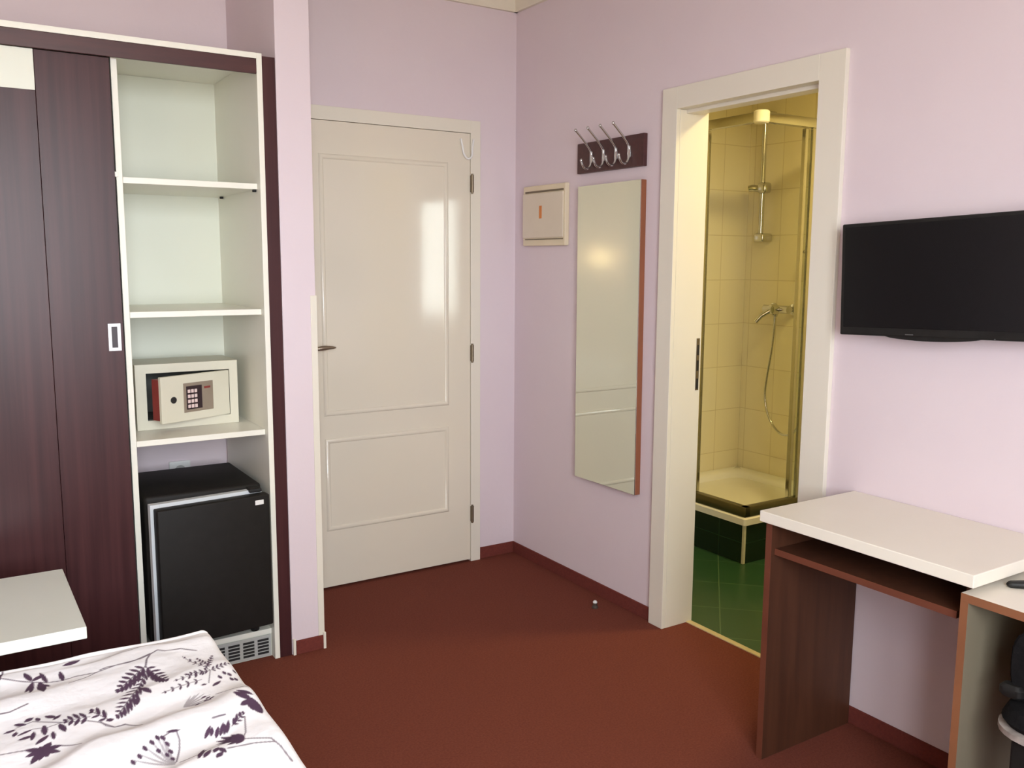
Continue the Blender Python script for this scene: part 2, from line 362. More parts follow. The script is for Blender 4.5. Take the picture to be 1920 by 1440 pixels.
obj('lamp_base', lathe_bm(bmesh.new(), [(0.12, 0), (0.12, -0.02)], (0.72, -1.45, 2.5)), 'chrome', t, smooth=True)
obj('lamp_shade', lathe_bm(bmesh.new(), [(0.115, -0.02), (0.13, -0.035), (0.12, -0.07), (0.08, -0.1), (0.02, -0.112)], (0.72, -1.45, 2.5)), 'lamp_warm', t, smooth=True)
ld = bpy.data.lights.new('bathroom_lamp', 'AREA'); ld.shape = 'DISK'; ld.size = 0.24; ld.energy = 17; ld.color = (1.0, 0.80, 0.33)
lo = bpy.data.objects.new('bathroom_lamp', ld); COL.objects.link(lo); lo.location = (0.72, -1.45, 2.375)

# shower tray
SX, SY = 0.826, -0.735
t = thing('shower_tray', ((SX+BX1)/2, (SY+BY1)/2, 0), 'white corner shower tray on a dark green tiled step', 'shower tray')
g = 0.002
obj('tiled_plinth', box_bm(box_bm(bmesh.new(), (SX+0.004, SY+0.004, 0), (BX1-g, SY+0.02, 0.191)), (SX+0.004, SY+0.02, 0), (SX+0.02, BY1-g, 0.191)), 'dark_green_tile', t, label='dark green tiled step')
obj('corner_strip', BX((SX-0.002, SY-0.002, 0), (SX+0.012, SY+0.012, 0.192), 0.002), 'grout_white', t, label='pale corner strip')
bm = bmesh.new()        # tray: rim, sunken basin with rounded slope
x0, y0, x1, y1 = SX-0.012, SY-0.012, BX1-g, BY1-g
def ring(ins, z, rad=0.0, n=6):
    pts = []
    for cx, cy, a0 in ((x1-ins-rad, y1-ins-rad, 0), (x0+ins+rad, y1-ins-rad, PI/2), (x0+ins+rad, y0+ins+rad, PI), (x1-ins-rad, y0+ins+rad, 1.5*PI)):
        for k in range(n): 
            a = a0+k/(n-1)*PI/2; pts.append(bm.verts.new((cx+rad*math.cos(a), cy+rad*math.sin(a), z)))
    return pts
R = [ring(0.0, 0.192, 0.015), ring(0.0, 0.222, 0.015), ring(0.006, 0.228, 0.015), ring(0.055, 0.228, 0.05), ring(0.075, 0.215, 0.07), ring(0.10, 0.16, 0.10), ring(0.14, 0.145, 0.12), ring(0.3, 0.143, 0.08)]
for A, B in zip(R, R[1:]):
    n = len(A)
    for k in range(n): bm.faces.new((A[k], A[(k+1) % n], B[(k+1) % n], B[k]))
bm.faces.new(R[-1]); bm.faces.new(R[0][::-1])
obj('basin', bm, 'ceramic', t, smooth=True)

# shower enclosure: rails, wall profiles, fixed panels and opened sliding doors
t = thing('shower_enclosure', (SX, SY, 0.229), 'chrome framed corner shower screen with both sliding doors pushed open', 'shower screen')
def rail(name, z0, z1, w=0.034, lb=None):
    bm = bmesh.new(); box_bm(bm, (SX-0.004, SY-0.004, z0), (SX+w, BY1-0.003, z1), 0.004); box_bm(bm, (SX-0.004, SY-0.004, z0), (BX1-0.003, SY+w, z1), 0.004)
    return obj(name, bm, 'chrome', t, smooth=True)
rail('top_rail', 2.046, 2.090); obj_rail = rail('bottom_rail', 0.229, 0.278); obj_rail.data.materials.clear(); obj_rail.data.materials.append(M['chrome_dark_reflection'])
bm = bmesh.new(); lathe_bm(bm, [(0.030, 0), (0.036, 0.006), (0.036, 0.05), (0.030, 0.056)], (SX+0.016, SY+0.016, 2.040)); obj('corner_cap', bm, 'ceramic', t, smooth=True)
bm = bmesh.new(); box_bm(bm, (SX+0.002, BY1-0.03, 0.262), (SX+0.028, BY1-0.003, 2.046), 0.003); obj('wall_profile', bm, 'chrome', t)
bm = bmesh.new(); box_bm(bm, (BX1-0.03, SY+0.002, 0.262), (BX1-0.003, SY+0.028, 2.046), 0.003); obj('wall_profile', bm, 'chrome', t)
def panel(lo, hi, name='glass_panel'): return obj(name, BX(lo, hi, 0), 'shower_glass', t)
panel((SX+0.006, -0.36, 0.262), (SX+0.010, BY1-0.03, 2.046)); panel((1.20, SY+0.006, 0.262), (BX1-0.03, SY+0.010, 2.046))
s1 = panel((SX+0.020, -0.392, 0.268), (SX+0.024, 0.0, 2.04), 'sliding_door'); obj('door_edge', BX((SX+0.012, -0.400, 0.266), (SX+0.030, -0.384, 2.042), 0.002), 'chrome', s1)
s2 = panel((1.150, SY+0.020, 0.268), (1.56, SY+0.024, 2.04), 'sliding_door'); obj('door_edge', BX((1.136, SY+0.010, 0.266), (1.156, SY+0.032, 2.042), 0.002), 'chrome', s2)
obj('fixed_edge', BX((1.176, SY+0.0, 0.262), (1.202, SY+0.016, 2.046), 0.002), 'chrome', t)

# shower set on the tiled wall
RYp = -0.095
t = thing('shower_rail', (BX1, RYp, 1.5), 'chrome shower riser rail with slider on the yellow lit tiles', 'shower rail')
obj('riser', tube_bm(bmesh.new(), [(1.56, RYp, 1.545), (1.56, RYp, 2.235)], 0.0135, 14), 'chrome', t, smooth=True)
for z in (1.56, 2.215):
    bm = bmesh.new(); box_bm(bm, (1.538, RYp-0.034, z-0.024), (1.618, RYp+0.034, z+0.024), 0.010, 3); obj('wall_bracket', bm, 'chrome', t, smooth=True)
bm = bmesh.new(); box_bm(bm, (1.530, RYp-0.045, 1.80), (1.590, RYp+0.020, 1.86), 0.018, 3)
tube_bm(bm, smooth_path([(1.555, RYp-0.0, 1.828), (1.545, RYp+0.025, 1.828), (1.53, RYp+0.045, 1.832), (1.52, RYp+0.062, 1.828)], 3), 0.018, 12)
obj('slider', bm, 'chrome', t, smooth=True)
MY = -0.235
t = thing('shower_mixer', (BX1, MY, 1.17), 'chrome single lever shower mixer on the tiled wall', 'tap')
bm = bmesh.new(); tube_bm(bm, [(1.555, MY+0.085, 1.17), (1.555, MY-0.085, 1.17)], [0.022, 0.022], 16)
lathe_bm(bm, [(0.03, 0.0), (0.03, -0.012), (0.014, -0.02), (0.014, -0.05)], (1.618, MY+0.07, 1.17), 'x'); lathe_bm(bm, [(0.03, 0.0), (0.03, -0.012), (0.014, -0.02), (0.014, -0.05)], (1.618, MY-0.07, 1.17), 'x')
tube_bm(bm, [(1.553, MY, 1.175), (1.545, MY, 1.13)], [0.024, 0.012], 14)
obj('body', bm, 'chrome', t, smooth=True)
bm = bmesh.new(); lathe_bm(bm, [(0.028, 0.0), (0.03, -0.02), (0.026, -0.04), (0.01, -0.046)], (1.535, MY-0.01, 1.17), 'x')
tube_bm(bm, [(1.50, MY-0.005, 1.165), (1.47, MY+0.03, 1.135), (1.45, MY+0.05, 1.10)], [0.014, 0.013, 0.011], 10)
obj('lever', bm, 'chrome', t, smooth=True)
hose = smooth_path([(1.545, MY, 1.14), (1.548, MY+0.004, 1.05), (1.552, MY+0.02, 0.93), (1.556, MY+0.045, 0.80), (1.556, MY+0.055, 0.70), (1.555, MY+0.035, 0.60), (1.553, MY-0.02, 0.52),
        (1.552, MY-0.09, 0.485), (1.552, MY-0.16, 0.51), (1.553, MY-0.21, 0.60), (1.555, MY-0.23, 0.75), (1.56, MY-0.235, 0.95), (1.585, MY-0.235, 1.2), (1.60, MY-0.235, 1.35)], 6)
obj('hose', tube_bm(bmesh.new(), hose, 0.0065, 10), 'chrome', t, smooth=True)
bm = bmesh.new(); lathe_bm(bm, [(0.02, 0.0), (0.02, -0.025), (0.012, -0.04)], (1.618, MY-0.235, 1.36), 'x'); tube_bm(bm, [(1.585, MY-0.235, 1.36), (1.57, MY-0.235, 1.42), (1.54, MY-0.235, 1.47)], [0.012, 0.012, 0.014], 12)
lathe_bm(bm, [(0.015, 0.03), (0.04, 0.012), (0.045, 0.0), (0.04, -0.004)], (1.53, MY-0.235, 1.475))
obj('shower_head', bm, 'chrome', t, smooth=True)

# ---------------------------------------------------------------- wardrobe in the niche
WY = PY                                             # front plane
w = thing('wardrobe', (-2.3, -0.3, 0), 'built-in dark wardrobe with white interior, its right bay standing open', 'wardrobe')
XR = -1.361; XL = -3.30
obj('cover_strip', BX((XR, WY+0.002, 0), (PX0-0.001, WY+0.020, 2.088), 0.001), 'mahogany', w, label='dark cover strip')
obj('side_panel', BX((XR-0.018, WY, 0), (XR, -0.024, 2.096), 0.001), 'white_edge', w, label='white side panel')
obj('side_panel', BX((XL, WY, 0), (XL+0.018, -0.024, 2.096), 0.001), 'white_edge', w, label='white side panel')
obj('top_panel', BX((XL+0.018, WY, 2.078), (XR-0.018, -0.024, 2.096), 0.001), 'white_edge', w, label='white top panel')
obj('fascia', BX((XL+0.018, WY+0.002, 2.030), (XR-0.0185, WY+0.012, 2.0775), 0.001), 'mahogany_plain', w, label='dark fascia')
DVX = -1.810
obj('divider', BX((DVX-0.010, -0.53, 0.1055), (DVX+0.008, -0.024, 2.0775), 0.001), 'white_edge', w, label='white divider')
obj('door_guide', BX((DVX-0.018, -0.534, 1.676), (DVX-0.004, -0.528, 1.692), 0.001), 'white_edge', w)
obj('back_panel', BX((XL+0.018, -0.032, 0.83), (XR-0.018, -0.025, 2.0775), 0), 'white_laminate', w, label='white back panel')
def shelf(z, y0=-0.53):
    return obj('shelf', BX((DVX+0.0085, y0, z-0.0095), (XR-0.0185, -0.033, z+0.0095), 0.001), 'white_edge', w, label='white shelf')
shelf(1.668); shelf(1.246); shelf(0.826)
for yy in (-0.515, -0.10):
    obj('shelf_peg', BX((XR-0.030, yy-0.006, 1.650), (XR-0.019, yy+0.006, 1.658), 0.001), 'dark_slot', w)
obj('bottom_shelf', BX((XL+0.018, -0.53, 0.087), (XR-0.0185, -0.02, 0.105), 0.001), 'white_edge', w, label='white bottom shelf')
obj('plinth', BX((XL+0.018, -0.526, 0.0), (XR-0.0185, -0.510, 0.0868), 0.001), 'white_laminate', w)
# ventilation grille in the plinth
bm = bmesh.new(); box_bm(bm, (-1.80, -0.531, 0.004), (XR-0.022, -0.526, 0.084), 0.001); gr = obj('vent_grille', bm, 'grille_grey', w, label='grey slotted vent')
bm = bmesh.new()
for k in range(8):
    gx1 = -1.392-k*0.052
    for j in range(5): box_bm(bm, (gx1-0.040, -0.5318, 0.015+j*0.0122), (gx1, -0.5305, 0.0232+j*0.0122))
obj('vent_slots', bm, 'dark_slot', gr)
# sliding doors
sd = obj('sliding_door', BX((-2.030, -0.545, 0.012), (-1.826, -0.533, 2.029), 0.0008), 'mahogany', w, label='dark wood sliding door')
bm = bmesh.new(); hx0, hx1, hz0, hz1 = -1.871, -1.834, 1.136, 1.222
frame_bm(bm, hx0, hx1, hz0, hz1, 0.010, -0.549, -0.544, 0.0006)
hh = obj('recessed_handle', bm, 'handle_white', sd, label='white recessed pull')
obj('pull_cup', BX((hx0+0.008, -0.5462, hz0+0.008), (hx1-0.008, -0.5445, hz1-0.008), 0.0005), 'keypad_black', hh)
s2 = obj('sliding_door', BX((XL+0.02, -0.549, 0.012), (-2.0315, -0.533, 2.029), 0.0008), 'mahogany', w, label='dark wood sliding door with white inset')
obj('white_inset', BX((XL+0.05, -0.551, 1.912), (-2.0318, -0.545, 2.0285), 0.0008), 'white_laminate', s2, label='white inset panel')

# wall socket behind the fridge
s = thing('wall_socket', (-1.56, -0.0, 0.6), 'small white wall socket behind the black fridge', 'socket')
obj('socket_plate', BX((-1.60, -0.012, 0.570), (-1.52, -0.001, 0.642), 0.004), 'socket_white', s)
bm = bmesh.new(); lathe_bm(bm, [(0.020, 0.0), (0.020, -0.004)], (-1.56, -0.012, 0.606), 'y'); obj('outlet', bm, 'grille_grey', s, smooth=True)

# ---------------------------------------------------------------- safe
t = thing('safe', (-1.59, -0.25, 0.8357), 'small cream electronic safe with its keypad door ajar, on the wardrobe shelf', 'safe')
sx0, sx1, sy0, sy1, sz0, sz1 = -1.765, -1.418, -0.345, -0.145, 0.8362, 1.064
ox0, ox1, oz0, oz1 = -1.730, -1.447, 0.868, 1.033
bm = bmesh.new()
box_bm(bm, (sx0, sy0, sz0), (ox0, sy1-0.01, oz1), 0); box_bm(bm, (ox1, sy0, sz0), (sx1, sy1-0.01, oz1), 0); box_bm(bm, (ox0, sy0, sz0), (ox1, sy1-0.01, oz0), 0); box_bm(bm, (sx0, sy0, oz1), (sx1, sy1-0.01, sz1), 0)
box_bm(bm, (sx0, sy1-0.01, sz0), (sx1, sy1, sz1), 0)
obj('cabinet', bm, 'safe_enamel', t)
bm = bmesh.new(); box_bm(bm, (ox0+0.001, sy0+0.012, oz0+0.001), (ox1-0.001, sy0+0.016, oz1-0.001))
bm2 = bmesh.new(); e = 0.001
box_bm(bm2, (ox0, sy1-0.014, oz0), (ox1, sy1-0.0105, oz1)); box_bm(bm2, (ox0, sy0+0.01, oz0), (ox0+0.002, sy1-0.011, oz1)); box_bm(bm2, (ox1-0.002, sy0+0.01, oz0), (ox1, sy1-0.011, oz1))
box_bm(bm2, (ox0, sy0+0.01, oz0), (ox1, sy1-0.011, oz0+0.002)); box_bm(bm2, (ox0, sy0+0.01, oz1-0.002), (ox1, sy1-0.011, oz1)); bm.free()
obj('lining', bm2, 'safe_dark', t, label='dark grey lining')
T = rot_about((-1.453, -0.345, 0), math.radians(22), 'Z')
Tz = lambda bm: bm
dl = obj('door', BX((-1.727, -0.352, 0.871), (-1.453, -0.338, 1.030), 0.0015), 'safe_enamel', t, T=T, label='cream door with keypad')
bm = bmesh.new(); box_bm(bm, (-1.727, -0.338, 0.880), (-1.47, -0.300, 1.02), 0.001); obj('bolt_box', bm, 'red_metal', dl, T=T, label='dark red inner box')
bm = bmesh.new(); lathe_bm(bm, [(0.011, 0.0), (0.0115, -0.002), (0.0085, -0.003)], (-1.681, -0.352, 0.948), 'y'); obj('key_hole', bm, 'dark_slot', dl, T=T, smooth=True)
kp = obj('keypad_plate', BX((-1.642, -0.3545, 0.899), (-1.523, -0.3515, 1.001), 0.002), 'safe_plate', dl, T=T, label='brown-grey keypad plate')
obj('keypad', BX((-1.632, -0.3565, 0.909), (-1.570, -0.354, 0.990), 0.001), 'keypad_black', kp, T=T)
bm = bmesh.new()
for i in range(3):
    for j in range(4): box_bm(bm, (-1.628+i*0.0135, -0.359, 0.914+j*0.0175), (-1.618+i*0.0135, -0.356, 0.926+j*0.0175), 0.001)
obj('keys', bm, 'key_white', kp, T=T, label='pale number keys')
bm = bmesh.new()
box_bm(bm, (-1.560, -0.3555, 0.976), (-1.535, -0.354, 0.983))
obj('plate_marks', bm, 'red_metal', kp, T=T)

# ---------------------------------------------------------------- mini fridge
t = thing('mini_fridge', (-1.6, -0.36, 0.1055), 'black mini fridge with its door slightly ajar, at the bottom of the wardrobe', 'fridge')
fx0, fx1, fy0, fy1 = -1.790, -1.405, -0.545, -0.155
bm = bmesh.new(); box_bm(bm, (fx0, fy0, 0.14), (fx1, fy1, 0.650), 0.012, 3); obj('body', bm, 'fridge_black', t, smooth=True)
for xx in (fx0+0.03, fx1-0.03):
    for yy in (fy0+0.03, fy1-0.03):
        obj('foot', lathe_bm(bmesh.new(), [(0.014, 0.0), (0.016, 0.006), (0.012, 0.038)], (xx, yy, 0.1055), n=14), 'black_plastic', t, smooth=True)
T = rot_about((fx1, fy0-0.004, 0), math.radians(5.0), 'Z')
bm = bmesh.new(); box_bm(bm, (fx0+0.010, fy0-0.075, 0.158), (fx1, fy0-0.030, 0.626), 0.005, 3); dr = obj('door', bm, 'fridge_black', t, T=T, smooth=True)
bm = bmesh.new(); z0, z1 = 0.164, 0.632
frame_bm(bm, fx0+0.001, fx1-0.01, z0, 0.637, 0.03, fy0-0.030, fy0-0.004, 0.001)
obj('door_gasket', bm, 'gasket', dr, T=T, label='pale grey door gasket')
bm = bmesh.new(); box_bm(bm, (fx1-0.052, fy0-0.0765, 0.594), (fx1-0.022, fy0-0.0745, 0.610), 0.001); obj('badge', bm, 'socket_white', dr, T=T, label='small white badge')
bm = bmesh.new(); box_bm(bm, (fx1-0.055, fy0-0.05, 0.630), (fx1-0.012, fy0-0.002, 0.643), 0.004); obj('hinge_cover', bm, 'black_plastic', t)

# ---------------------------------------------------------------- wall furniture on the right wall
t = thing('fuse_box', (0, -0.265, 1.49), 'cream electrical box with an orange window on the wall left of the mirror', 'fuse box')
obj('housing', BX((-0.024, -0.430, 1.492), (-0.001, -0.103, 1.758), 0.004), 'box_cream', t)
cv = obj('cover_door', BX((-0.030, -0.420, 1.528), (-0.0235, -0.108, 1.722), 0.002), 'box_door', t)
obj('indicator', BX((-0.0315, -0.262, 1.612), (-0.0295, -0.242, 1.668), 0.001), 'orange', cv, label='orange indicator window')
obj('cover_rail', BX((-0.028, -0.418, 1.7265), (-0.0235, -0.125, 1.7345), 0.001), 'hinge_metal', t)
obj('cover_rail', BX((-0.028, -0.418, 1.519), (-0.0235, -0.125, 1.523), 0.001), 'hinge_metal', t)

t = thing('coat_rack', (0, -0.715, 1.785), 'dark wooden coat rack board with four chrome double hooks above the mirror', 'coat rack')
obj('board', BX((-0.020, -0.925, 1.786), (-0.001, -0.506, 1.908), 0.002), 'mahogany_plain', t)
for yy in (-0.608, -0.688, -0.766, -0.846):
    bm = bmesh.new()
    up = smooth_path([(-0.024, yy, 1.835), (-0.026, yy, 1.862), (-0.036, yy, 1.880), (-0.062, yy, 1.906), (-0.105, yy, 1.944)], 4)
    tube_bm(bm, up, 0.0048, 10)
    lowp = smooth_path([(-0.024, yy, 1.862), (-0.025, yy, 1.832), (-0.032, yy, 1.808), (-0.048, yy, 1.799), (-0.064, yy, 1.806), (-0.074, yy, 1.826)], 4)
    tube_bm(bm, lowp, 0.0050, 10); box_bm(bm, (-0.0275, yy-0.009, 1.822), (-0.0195, yy+0.009, 1.868), 0.003)
    lathe_bm(bm, [(0.003, -0.006), (0.006, -0.002), (0.006, 0.003), (0.003, 0.007)], (-0.106, yy, 1.945), n=12)
    lathe_bm(bm, [(0.003, -0.006), (0.006, -0.002), (0.006, 0.003), (0.003, 0.007)], (-0.075, yy, 1.829), n=12)
    obj('coat_hook', bm, 'chrome', t, smooth=True)

t = thing('wall_mirror', (0, -0.73, 0.5), 'tall narrow wall mirror on a brown board, beside the bathroom doorway', 'mirror')
T = rot_about((0, -0.73, 1.1), math.radians(-0.35), 'X')
obj('backing_board', BX((-0.026, -0.929, 0.500), (-0.001, -0.531, 1.734), 0.001), 'mirror_board', t, T=T, label='brown backing board')
obj('mirror_glass', BX((-0.030, -0.929, 0.500), (-0.0262, -0.531, 1.734), 0.0012), 'mirror_glass', t, T=T)

t = thing('television', (0, -2.2, 1.2), 'black flat screen television mounted on the right wall above the desk', 'television')
T = rot_about((-0.07, -1.89, 1.38), math.radians(-2.1), 'X')
bm = bmesh.new(); box_bm(bm, (-0.078, -2.50, 1.215), (-0.052, -1.885, 1.535), 0.004)
sec = []   # chin that swells below the bezel
for k in range(17):
    y = -2.03-k/16*0.28; s_ = math.sin(PI*k/16); sec.append((-0.076, y, 1.216-0.011*s_**0.6 if 0 < k < 16 else 1.216))
prism_bm(bm, sec+[(-0.076, -2.31, 1.24), (-0.076, -2.03, 1.24)], (0.02, 0, 0))
hs = obj('housing', bm, 'black_plastic', t, T=T)
obj('rear_bulge', box_bm(bmesh.new(), (-0.052, -2.40, 1.24), (-0.030, -1.99, 1.50), 0.008), 'black_plastic', t, T=T)
obj('screen', BX((-0.0792, -2.488, 1.238), (-0.0775, -1.897, 1.525), 0.0005), 'screen', t, T=T)
obj('logo', BX((-0.0790, -2.122, 1.2205), (-0.0775, -2.098, 1.2232), 0.0003), 'logo_grey', t, T=T)
obj('power_light', BX((-0.0790, -2.349, 1.2165), (-0.0775, -2.346, 1.2195), 0.0003), 'logo_grey', t, T=T)
obj('wall_mount', BX((-0.031, -2.30, 1.30), (-0.001, -2.09, 1.46), 0.003), 'black_plastic', t)

# ---------------------------------------------------------------- desk and lower desk
t = thing('desk', (-0.2, -2.22, 0), 'dark walnut desk with thick white top and open shelf, under the television', 'desk')
obj('desktop', BX((-0.417, -2.536, 0.706), (-0.003, -1.918, 0.737), 0.002), 'desk_white', t, label='thick white top')
sp_ = obj('side_panel', BX((-0.400, -1.950, 0), (-0.009, -1.930, 0.7055), 0.001), 'walnut_brown', t, label='dark walnut side panel')
obj('edge_band', BX((-0.4015, -1.950, 0), (-0.4002, -1.930, 0.7055), 0), 'reddish_edge', sp_)
obj('side_panel', BX((-0.355, -2.503, 0), (-0.009, -2.486, 0.7055), 0.001), 'walnut_brown', t, label='dark walnut side panel')
sh = obj('shelf', BX((-0.385, -2.485, 0.612), (-0.003, -1.9505, 0.630), 0.001), 'walnut_brown', t)
obj('edge_band', BX((-0.3865, -2.485, 0.612), (-0.3852, -1.9505, 0.630), 0), 'reddish_edge', sh)
obj('back_board', BX((-0.018, -2.485, 0.6305), (-0.003, -1.9505, 0.7055), 0), 'walnut_brown', t)
t = thing('side_desk', (-0.2, -2.9, 0), 'low white topped desk with beech edges beside the walnut desk', 'desk')
cy0 = -3.25
tp = obj('desktop', BX((-0.408, cy0, 0.667), (-0.009, -2.505, 0.6865), 0.0008), 'desk_white', t, label='white top')
obj('edge_band', BX((-0.4095, cy0, 0.667), (-0.4082, -2.505, 0.6862), 0), 'beech_edge', tp)
for ya, yb in ((-2.523, -2.505), (cy0, cy0+0.018)):
    p_ = obj('side_panel', BX((-0.408, ya, 0), (-0.009, yb, 0.6668), 0.0008), 'taupe_laminate', t, label='grey-beige side panel')
    obj('edge_band', BX((-0.4095, ya, 0), (-0.4082, yb, 0.6668), 0), 'beech_edge', p_)
obj('back_board', BX((-0.020, cy0+0.018, 0.35), (-0.009, -2.5235, 0.6668), 0), 'walnut_brown', t)
bm = bmesh.new(); box_bm(bm, (-0.07, -0.021, 0.0), (0.07, 0.021, 0.022), 0.010, 4)
for v in bm.verts:      # taper the end that points at the camera side
    k = max(0.0, min(1.0, (v.co.x+0.07)/0.05)); v.co.y *= 0.35+0.65*k; v.co.z *= 0.55+0.45*k
bmesh.ops.transform(bm, matrix=Matrix.Translation((-0.235, -2.588, 0.687)) @ Matrix.Rotation(math.radians(-42), 4, 'Z'), verts=bm.verts)
o = obj('remote_control', bm, 'black_plastic', smooth=True); tag(o, 'black rounded remote control lying on the low white topped desk', 'remote control')

# black chair tucked under the low desk
t = thing('chair', (-0.28, -2.86, 0), 'low black chair with pale seat rim tucked under the low desk', 'chair')
CY = -2.855
def rr(cx, cy, hx, hy, rad, z, n=7):
    out = []
    for sx_, sy_, a0 in ((1, 1, 0), (-1, 1, PI/2), (-1, -1, PI), (1, -1, 1.5*PI)):
        for k in range(n):
            a = a0+k/(n-1)*PI/2; out.append(Vector((cx+sx_*(hx-rad)+rad*math.cos(a), cy+sy_*(hy-rad)+rad*math.sin(a), z)))
    return out
def loft(rings):
    bm = bmesh.new(); R = [[bm.verts.new(p) for p in r] for r in rings]; n = len(R[0])
    for A, B in zip(R, R[1:]):
        for k in range(n): bm.faces.new((A[k], A[(k+1) % n], B[(k+1) % n], B[k]))
    bm.faces.new(R[0][::-1]); bm.faces.new(R[-1]); return bm
obj('seat', loft([rr(-0.245, CY, 0.205, 0.235, 0.07, 0.440), rr(-0.245, CY, 0.215, 0.245, 0.08, 0.452), rr(-0.245, CY, 0.205, 0.235, 0.08, 0.478), rr(-0.245, CY, 0.16, 0.19, 0.08, 0.490)]), 'black_fabric', t, smooth=True)
obj('seat_rim', loft([rr(-0.245, CY, 0.20, 0.23, 0.08, 0.418), rr(-0.245, CY, 0.22, 0.25, 0.085, 0.424), rr(-0.245, CY, 0.22, 0.25, 0.085, 0.436), rr(-0.245, CY, 0.20, 0.23, 0.08, 0.4398)]), 'pale_rim', t, smooth=True, label='scuffed pale rim')
prof = [(0.485, 0.222), (0.53, 0.233), (0.57, 0.234), (0.61, 0.230), (0.64, 0.215), (0.656, 0.18)]
bm = bmesh.new(); F = []; B = []
for z, hw in prof:
    F.append([bm.verts.new((-0.400-(z-0.47)*0.08, CY+s_*hw, z)) for s_ in (-1, -0.5, 0, 0.5, 1)]); B.append([bm.verts.new((-0.360-(z-0.47)*0.08, CY+s_*hw*0.97, z)) for s_ in (-1, -0.5, 0, 0.5, 1)])
for G in (F, B):
    for a, b in zip(G, G[1:]):
        for k in range(4): bm.faces.new((a[k], a[k+1], b[k+1], b[k]))
for k in range(4): bm.faces.new((F[0][k], F[0][k+1], B[0][k+1], B[0][k])); bm.faces.new((F[-1][k], F[-1][k+1], B[-1][k+1], B[-1][k]))
for i in range(len(F)-1): bm.faces.new((F[i][0], F[i+1][0], B[i+1][0], B[i][0])); bm.faces.new((F[i][4], F[i+1][4], B[i+1][4], B[i][4]))
bmesh.ops.recalc_face_normals(bm, faces=bm.faces); bmesh.ops.bevel(bm, geom=list(bm.edges), offset=0.006, segments=2, affect='EDGES')
bk = obj('backrest', bm, 'black_fabric', t, smooth=True)
for s_ in (-1, 1):
    obj('armrest_knob', loft([rr(-0.405, CY+s_*0.222, 0.012, 0.020, 0.010, 0.492), rr(-0.405, CY+s_*0.222, 0.016, 0.026, 0.014, 0.498), rr(-0.405, CY+s_*0.222, 0.016, 0.026, 0.014, 0.512), rr(-0.405, CY+s_*0.222, 0.010, 0.018, 0.009, 0.520)]), 'black_plastic', t, smooth=True)
    obj('leg', BX((-0.440, CY+s_*0.175-0.025, 0.0), (-0.402, CY+s_*0.175+0.025, 0.419), 0.006), 'black_plastic', t)
    obj('leg', BX((-0.085, CY+s_*0.19-0.018, 0.0), (-0.052, CY+s_*0.19+0.018, 0.42), 0.006), 'black_plastic', t)

# ---------------------------------------------------------------- door stop on the carpet
t = thing('door_stop', (-0.105, -0.79, 0), 'tiny door stop with a pale cap on the red carpet near the mirror', 'door stop')
obj('stop_body', lathe_bm(bmesh.new(), [(0.013, 0.0), (0.013, 0.006), (0.009, 0.010), (0.009, 0.022)], (-0.105, -0.79, 0.0)), 'door_stop_grey', t, smooth=True)
obj('stop_cap', lathe_bm(bmesh.new(), [(0.0085, 0.022), (0.0095, 0.026), (0.006, 0.031)], (-0.105, -0.79, 0.0)), 'socket_white', t, smooth=True)

# ---------------------------------------------------------------- small white table between bed and wardrobe
t = thing('side_table', (-2.45, -1.08, 0), 'small white table between the bed and the dark wardrobe', 'table')
obj('table_top', BX((-2.80, -1.320, 0.520), (-2.068, -0.840, 0.550), 0.002), 'table_white', t)
obj('pedestal', BX((-2.62, -1.28, 0.012), (-2.60, -0.88, 0.5198), 0.002), 'table_white', t); obj('pedestal', BX((-2.78, -1.28, 0.012), (-2.76, -0.88, 0.5198), 0.002), 'table_white', t)
obj('base_plate', BX((-2.80, -1.31, 0.0), (-2.50, -0.86, 0.0118), 0.002), 'table_white', t)

# ---------------------------------------------------------------- bed
bx0, bx1, by0, by1 = -3.22, -1.86, -3.36, -1.40
t = thing('bed', ((bx0+bx1)/2, (by0+by1)/2, 0), 'low bed in the left foreground under the printed duvet', 'bed')
obj('mattress', box_bm(bmesh.new(), (bx0, by0, 0.26), (bx1, by1, 0.452), 0.03, 3), 'mattress', t, smooth=True)
obj('bed_frame', BX((bx0+0.01, by0+0.01, 0.12), (bx1-0.01, by1-0.01, 0.26), 0.004), 'mahogany_plain', t)
for xx in (bx0+0.06, bx1-0.12):
    for yy in (by0+0.06, by1-0.12): obj('leg', BX((xx, yy, 0), (xx+0.06, yy+0.06, 0.1198), 0.003), 'mahogany_plain', t)

